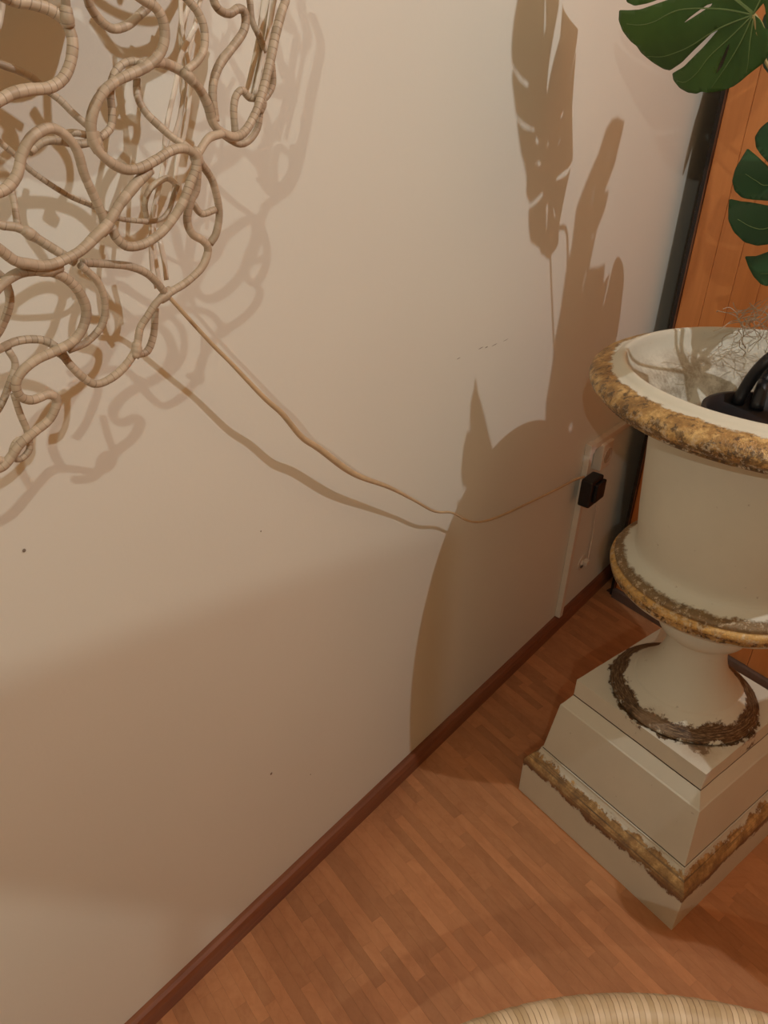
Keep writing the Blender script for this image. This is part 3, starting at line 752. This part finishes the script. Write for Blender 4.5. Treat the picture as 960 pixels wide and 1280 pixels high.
# leaf A, top right, reaching left
plA = plane3(at(942, 18, 1.06), at(775, 13, 1.25), at(875, 115, 1.2))
if (O-plA[1]).dot(plA[0]) < 0: plA = (-plA[0], plA[1])
LA = [(777, -6), (781, 4), (792, 8), (808, 5), (825, -1), (870, -14), (870, -11), (826, 3), (800, 12), (785, 13), (773, 13), (774, 25), (780, 38), (790, 51), (797, 57), (801, 66), (812, 80), (822, 90), (829, 92.5), (845, 82), (862, 66), (880, 50), (897, 35), (898, 37), (882, 54), (866, 70), (850, 86), (834, 95),
      (838, 102), (850, 110), (862, 114.5), (873, 116), (879, 113.5), (886, 115.5), (902, 114.5), (915, 109), (927, 101), (940, 90), (951, 81), (960, 70), (968, 52), (964, 36), (956, 36), (950, 24), (942, 18), (956, 2)]
def to_plane(L_, pl):
    out = []
    for x, y in L_:
        w_ = wall_px(x, y); d = L1-w_; out.append(w_+d*((pl[1]-w_).dot(pl[0])/d.dot(pl[0])))
    return out
LAW = [(683, 322), (676, 316), (670, 306), (665, 302), (658, 262), (668, 256), (679, 243), (677, 240), (659, 256), (650, 244), (645, 207), (640, 193), (638, 150), (650, 160), (670, 164), (670, 160), (650, 152), (638, 145), (635, 101), (638, 86), (650, 101), (661, 109), (663, 104), (648, 92), (637, 80), (637, 60), (642, 25), (647, -5), (655, -30), (665, -50), (671, -45), (671, 0), (673, 50), (675, 0), (677, -45), (688, -40), (696, -20), (695, 10), (690, 60), (684, 116), (686, 116), (695, 50), (702, 3), (709, 18), (715, 38)]
hA = [[(857, 27.5), (865, 20), (874, 13), (883, 6.5), (889, 5), (888, 8), (880, 13), (868, 21)],
      [(896.5, 92), (899, 84), (904, 72), (909, 61), (913, 53), (913, 58), (909, 70), (904, 82)]]
vA = [[(942, 18), (900, 11), (850, 12), (820, 26), (802, 30), (785, 29)], [(942, 18), (900, 35), (862, 58), (842, 67), (825, 72), (808, 71)],
      [(942, 18), (915, 45), (888, 70), (873, 90), (858, 102), (845, 102)], [(942, 18), (930, 45), (915, 72), (900, 95), (890, 110)], [(943, 20), (939, 50), (937, 80), (935, 90)],
      [(942, 18), (905, -15), (860, -60), (845, -90)], [(942, 18), (980, -60), (1030, -200), (1080, -330), (1120, -420)]]
f3 = lambda L_, pl: [onpl(x, y, pl) for x, y in L_]
HAW = [[(672, 170), (675, 176), (674, 181), (671, 176)], [(687, 175), (686, 184), (682, 190), (683, 183)], [(669, 203), (676, 201), (678, 206), (674, 207)]]
leaf('leaf', f3(LA, plA)+to_plane(LAW, plA), onpl(942, 18, plA), plA, LEAF, [f3(h, plA) for h in hA]+[to_plane(h, plA) for h in HAW], [f3(v, plA) for v in vA], 'mid green leaf reaching left across the wall', pleat=0.10)
# leaf B, right edge, dark, split into lobes
plB = plane3(at(943, 170, 1.36), at(910, 262, 1.36), at(945, 352, 1.30))
if (O-plB[1]).dot(plB[0]) < 0: plB = (-plB[0], plB[1])
LB = [(990, 140), (960, 152), (950, 160), (943, 170), (944, 182), (950, 191), (960, 203), (985, 222), (985, 226), (960, 208), (946, 194), (933, 182), (927, 195), (919, 211), (915, 227), (918, 238), (926, 245), (940, 248), (960, 251), (990, 256), (990, 260), (960, 257.5), (935, 251), (910.5, 246.5), (909, 258), (910, 275), (917, 290), (930, 302), (945, 305), (960, 303), (985, 297), (985, 303), (960, 313), (945, 317), (929.5, 318), (934, 331), (941, 344), (950, 354), (958, 357), (975, 350), (1020, 320), (1060, 290), (1090, 240), (1085, 190), (1050, 150), (1020, 140)]
vB = [[(1040, 200), (1000, 215), (960, 231), (945, 226), (932, 218)], [(1040, 220), (1000, 262), (960, 284), (940, 284), (922, 274)], [(1040, 240), (1000, 310), (965, 339), (950, 341)]]
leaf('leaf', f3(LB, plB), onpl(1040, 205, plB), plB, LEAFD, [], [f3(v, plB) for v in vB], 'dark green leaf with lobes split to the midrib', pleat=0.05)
# leaf just behind the joint of the first
plC = plane3(at(950, 70, 1.62), at(1000, 60, 1.52), at(960, 120, 1.58))
if (O-plC[1]).dot(plC[0]) < 0: plC = (-plC[0], plC[1])
LC = [(953, 20), (950, 45), (951, 70), (954, 84), (960, 92), (975, 98), (995, 92), (1010, 60), (1005, 10), (985, -10), (962, 8)]
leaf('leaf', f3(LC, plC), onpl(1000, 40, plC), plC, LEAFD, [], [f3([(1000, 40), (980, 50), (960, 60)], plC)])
# leaves beyond the frame: LS2 and LS4 found from their shadows on the white wall
def shadow_pts(L_, t0, t1, t2, k0, k1, k2):
    """plane through three points on the light paths of three wall pixels, then every outline pixel carried to it"""
    q = [wall_px(*k)+(L1-wall_px(*k))*t for k, t in ((k0, t0), (k1, t1), (k2, t2))]
    pl = plane3(*q)
    if (O-pl[1]).dot(pl[0]) < 0: pl = (-pl[0], pl[1])
    out = []
    for x, y in L_:
        w_ = wall_px(x, y); d = L1-w_; out.append(w_+d*((pl[1]-w_).dot(pl[0])/d.dot(pl[0])))
    return out, pl
LS2 = [(772, 146), (780, 150), (776, 170), (768, 205), (757, 235), (751, 240), (761, 238), (756, 262), (745, 290), (738, 296), (743, 298), (738, 320), (731, 345), (727, 368), (736, 335), (748, 334), (756, 330), (754, 360), (754, 400), (748, 420), (735, 437), (752, 430), (765, 440), (740, 470), (730, 500), (705, 540), (680, 540), (682, 500), (690, 455), (693, 425), (700, 390), (707, 340), (714, 310), (720, 260), (733, 225), (748, 190), (757, 160), (765, 147)]
pts, pl = shadow_pts(LS2, 0.33, 0.42, 0.37, (772, 150), (690, 520), (755, 340))
h2 = []
for hh in ([(727, 380), (730, 370), (728, 392)], [(762, 175), (760, 195), (758, 212), (760, 190)], [(744, 225), (741, 250), (739, 262), (741, 243)], [(726, 410), (725, 400), (728, 392), (726, 406)]):
    w_ = []
    for x, y in hh:
        p = wall_px(x, y); d = L1-p; w_.append(p+d*((pl[1]-p).dot(pl[0])/d.dot(pl[0])))
    h2.append(w_)
LEAF2 = leaf('leaf', pts, sum(pts, Vector())/len(pts), pl, LEAF, h2[1:3], [], None, 0.0)
LS4 = [(594, 472), (597, 490), (603, 510), (609, 535), (616, 562), (625, 590), (640, 620), (620, 660), (590, 660), (572, 640), (571, 628), (577, 625), (585, 612), (578, 606), (576, 590), (579, 560), (584, 538), (589, 541), (587, 530), (588, 505), (592, 488)]
pts, pl = shadow_pts(LS4, 0.36, 0.37, 0.38, (594, 480), (580, 600), (620, 590))
LEAF3 = leaf('leaf', pts, sum(pts, Vector())/len(pts), pl, LEAFD, [], [], None, 0.0)
LS5 = [(757, 430), (772, 424), (795, 440), (812, 500), (815, 600), (810, 680), (790, 740), (760, 770), (735, 740), (728, 640), (738, 560), (742, 480)]  # unseen leaf added to darken the wall right of the urn shadow
pts, pl = shadow_pts(LS5, 0.50, 0.52, 0.50, (760, 440), (735, 740), (840, 600))
SHADE_LEAF5 = leaf('leaf', pts, sum(pts, Vector())/len(pts), pl, LEAFD, [], [], None, 0.0)
# unseen leaf added by the rim to block pendant light from the pedestal
pp = Vector((0.785, 0.995, 0.21)); lc = pp + (L1-pp)*0.36; ln_ = (L1-pp).normalized()
lx = ln_.cross(Vector((0, 0, 1))).normalized(); ly = ln_.cross(lx)
pts = [lc + lx*(0.128*(1+.16*cos(5*t))*cos(t)) + ly*(0.155*(1+.16*cos(5*t))*sin(t)) for t in [2*pi*i/40 for i in range(40)]]
SHADE_LEAF6 = leaf('leaf', pts, lc, (ln_, lc), LEAFD, [], [], None, 0.0)
# petioles and the black trunk pieces
JA = onpl(942, 18, plA); JB = onpl(1040, 205, plB); JC = onpl(1000, 40, plC)
top = POT + Vector((0.03, 0.0, 0.30))
def stem(name, pts_, r, mat=STEM, label=None):
    bm = bmesh.new(); tube(bm, pts_, r, seg=10, step=0.01); o = link(name, bm, mat); pchild(o)
    if label: o['label'] = label
stem('petiole', [JA, at(951, 30, 1.07), at(957, 45, 1.09), at(975, 75, 1.12), top+Vector((.05, -.02, 0.1)), top], [0.0028, 0.0035, 0.004, 0.004, 0.005, 0.006])
stem('petiole', [JA+Vector((0, 0, 0.001)), at(930, 5, 1.065), at(915, -6, 1.07), at(890, -22, 1.075)], [0.0026, 0.0022, 0.0018, 0.0012], VEIN)
for J_, s_ in ((JB, 0.02), (JC, 0.22)): stem('petiole', [J_, J_*0.6+top*0.4+WE*s_+Vector((0, 0, 0.03)), top], [0.003, 0.004, 0.005])
stem('trunk', [POT+Vector((0.03, 0, 0.0015)), POT+Vector((0.035, 0, 0.12)), POT+Vector((0.02, 0, 0.26)), top+Vector((0, 0, .05))], [0.018, 0.016, 0.012, 0.008], BPL, 'black trunk')
# black cane rising from the pot towards the right
def onz(x, y, z): return floor_px(x, y, z)
s0 = onz(921, 505, 0.9955)
stem('trunk', [s0+Vector((0, 0, 0.0)), at(930, 488, (s0-O).dot(fw)-0.01), at(943, 468, (s0-O).dot(fw)-0.03), at(960, 450, (s0-O).dot(fw)-0.05), at(1000, 415, (s0-O).dot(fw)-0.07), top], [0.011, 0.011, 0.011, 0.010, 0.010, 0.009], BPL, 'black trunk')
s1 = onz(945, 512, 0.9955)
stem('trunk', [s1+Vector((0, 0, 0.0)), at(953, 485, (s1-O).dot(fw)), at(965, 460, (s1-O).dot(fw)), top], [0.012, 0.011, 0.010, 0.010], BPL, 'black trunk')
# shadow stem left of the leaf on the wall
def lp(x, y, t): w_ = wall_px(x, y); return w_+(L1-w_)*t
stem('petiole', [JA, lp(688, 326, 0.262), lp(691, 400, 0.30), lp(693, 440, 0.33), lp(697, 470, 0.38), top], [0.0024, 0.0024, 0.0024, 0.0024, .0028, 0.004])
stem('petiole', [LEAF2.matrix_world @ Vector(LEAF2.data.vertices[0].co), top], [0.003, 0.004])
stem('petiole', [Vector(LEAF3.data.vertices[13].co), top], [0.003, 0.004])
stem('petiole', [lc, lc*.5+top*.5+Vector((0, 0, .06)), top], [0.003, 0.004])
stem('petiole', [Vector(SHADE_LEAF5.data.vertices[0].co), top], [0.003, 0.004])
# dry moss wisps over the rim
bm = bmesh.new(); rm = random.Random(5)
mc = at(948, 408, 1.42)
for k in range(70):
    p = at(rm.uniform(915, 1010), rm.uniform(385, 425), rm.uniform(1.30, 1.42)); pts_ = [p]
    d = Vector((rm.gauss(0, 1), rm.gauss(0, 1), rm.gauss(0.1, 0.8))).normalized()
    for i in range(4):
        d = (d+Vector((rm.gauss(0, .6), rm.gauss(0, .6), rm.gauss(0, .5)))).normalized(); pts_.append(pts_[-1]+d*rm.uniform(0.008, 0.02))
    tube(bm, pts_, 0.0007, seg=4, step=0.006)
for k in range(8):   # a few long strands tie the wisps to the trunk
    a_ = at(rm.uniform(925, 960), rm.uniform(390, 420), 1.40); tube(bm, [a_, (a_+top)*0.5+Vector((0, 0, rm.uniform(-.03, .03))), top], 0.0005, seg=4, step=0.01)
ms = link('dry_moss', bm, MOSS); pchild(ms); ms['kind'] = 'stuff'

# ------------------------------------------------------------------ cane chair whose back rail shows at the bottom edge
HC = Vector((0.357, -0.127, 0)); HZ = 0.45; HR = 0.667
chair = empty('cane_tub_chair', HC, 'low round chair whose pale cane-wrapped rim curves into the bottom edge', 'chair')
TR = 0.030
bm = bmesh.new(); n = 580
lay = bm.verts.layers.float.new('len'); rings = []
for i in range(n):
    a_ = 2*pi*i/n; R_ = HR-TR; rr_ = TR*(1+0.035*(1-(2*((i/3.5) % 1)-1)**4)+0.02*noise.noise(Vector((i*.4, 0, 0))))
    ring = []
    for j in range(14):
        b = 2*pi*j/14; v = bm.verts.new(((R_+rr_*cos(b))*cos(a_), (R_+rr_*cos(b))*sin(a_), HZ+rr_*sin(b)-TR*0.3)); v[lay] = a_*R_; ring.append(v)
    rings.append(ring)
for i in range(n):
    A_, B_ = rings[i], rings[(i+1) % n]
    for j in range(14): bm.faces.new((A_[j], B_[j], B_[(j+1) % 14], A_[(j+1) % 14]))
o = link('top_rail', bm, CANE2); o.parent = chair
bm = bmesh.new(); lathe(bm, [(0.001, 0.22), (0.50, 0.22), (0.52, 0.24), (0.52, 0.29), (0.49, 0.31), (0.001, 0.33)], 48)
o = link('seat', bm, simple('seat_cushion', (0.5, 0.42, 0.3), 0.9)); o.parent = chair
for k in range(11):
    a_ = pi*0.97+pi*1.06*k/10; bm = bmesh.new()
    P_ = lambda r_, z_: Vector((r_*cos(a_), r_*sin(a_), z_))
    tube(bm, [P_(HR-TR-.004, HZ-0.02), P_(HR-.05, 0.34), P_(HR-.10, 0.22), P_(0.52, 0.12), P_(0.50, 0.012)], 0.009, seg=8, step=0.03)
    o = link('stave', bm, CANE2); o.parent = chair
bm = bmesh.new(); pr = [(0.49+0.012*cos(b*pi/4), 0.012+0.012*sin(b*pi/4)) for b in range(9)]; lathe(bm, pr, 48)
o = link('base_ring', bm, CANE2); o.parent = chair

# ------------------------------------------------------------------ lamps beyond the frame
pen = empty('pendant_lamp', L1+Vector((0, 0, 0.03)), 'bare-bulb pendant hanging from the ceiling beyond the right edge', 'lamp')
bm = bmesh.new(); lathe(bm, [(0.02, 0.0), (0.026, 0.005), (0.026, 0.05), (0.012, 0.06), (0.001, 0.06)], 24); o = link('bulb_holder', bm, BRASS); o.parent = pen
bm = bmesh.new(); tube(bm, [(0, 0, 0.055), (0, 0, CEIL-L1.z-0.03)], 0.004, seg=8); o = link('flex', bm, BPL); o.parent = pen
fl_ = empty('floor_lamp', Vector((L2.x-0.12, L2.y-0.1, 0)), 'tall floor lamp with an added shadow-casting plate behind the viewer', 'lamp')
def fch(o): o.parent = fl_; o.matrix_parent_inverse = Matrix.Translation(fl_.location).inverted(); return o
b0 = fl_.location
bm = bmesh.new(); lathe(bm, [(0.001, 0), (0.14, 0), (0.14, 0.015), (0.02, 0.03), (0.001, 0.03)], 40); o = link('base', bm, BRASS); o.parent = fl_
bm = bmesh.new(); tube(bm, [b0+Vector((0, 0, .02)), b0+Vector((0, 0, 1.2)), b0+Vector((0, 0, 2.16))], 0.012, seg=10, step=0.2); fch(link('pole', bm, BRASS))
bm = bmesh.new(); tube(bm, [b0+Vector((0, 0, 2.15)), b0+Vector((0.06, 0.05, 2.2)), L2+Vector((0, 0, 0.035))], 0.008, seg=8, step=0.02); fch(link('arm', bm, BRASS))
# added plate shaped to cast the dark wall band, parallel to the white wall
RQ = [(-0.745, 1.825), (-0.56, 1.785), (-0.42, 1.75), (-0.42, 1.60), (-0.50, 1.45), (-0.53, 1.46), (-0.57, 1.575)]
bm = bmesh.new(); f = bm.faces.new([bm.verts.new(W(a_, z_, 0.9)) for a_, z_ in RQ])
r = bmesh.ops.extrude_face_region(bm, geom=[f])
for g_ in r['geom']:
    if isinstance(g_, bmesh.types.BMVert): g_.co += nn*0.003
fch(link('shadow_plate', bm, PLATEM, smooth=False))
bm = bmesh.new(); tube(bm, [b0+Vector((0, 0, 1.75)), b0*0.5+W(-0.60, 1.75, .9)*0.5+Vector((0, 0, 0.35)), W(-0.60, 1.74, 0.9)], 0.005, seg=8, step=0.03); fch(link('shadow_plate_arm', bm, BRASS))
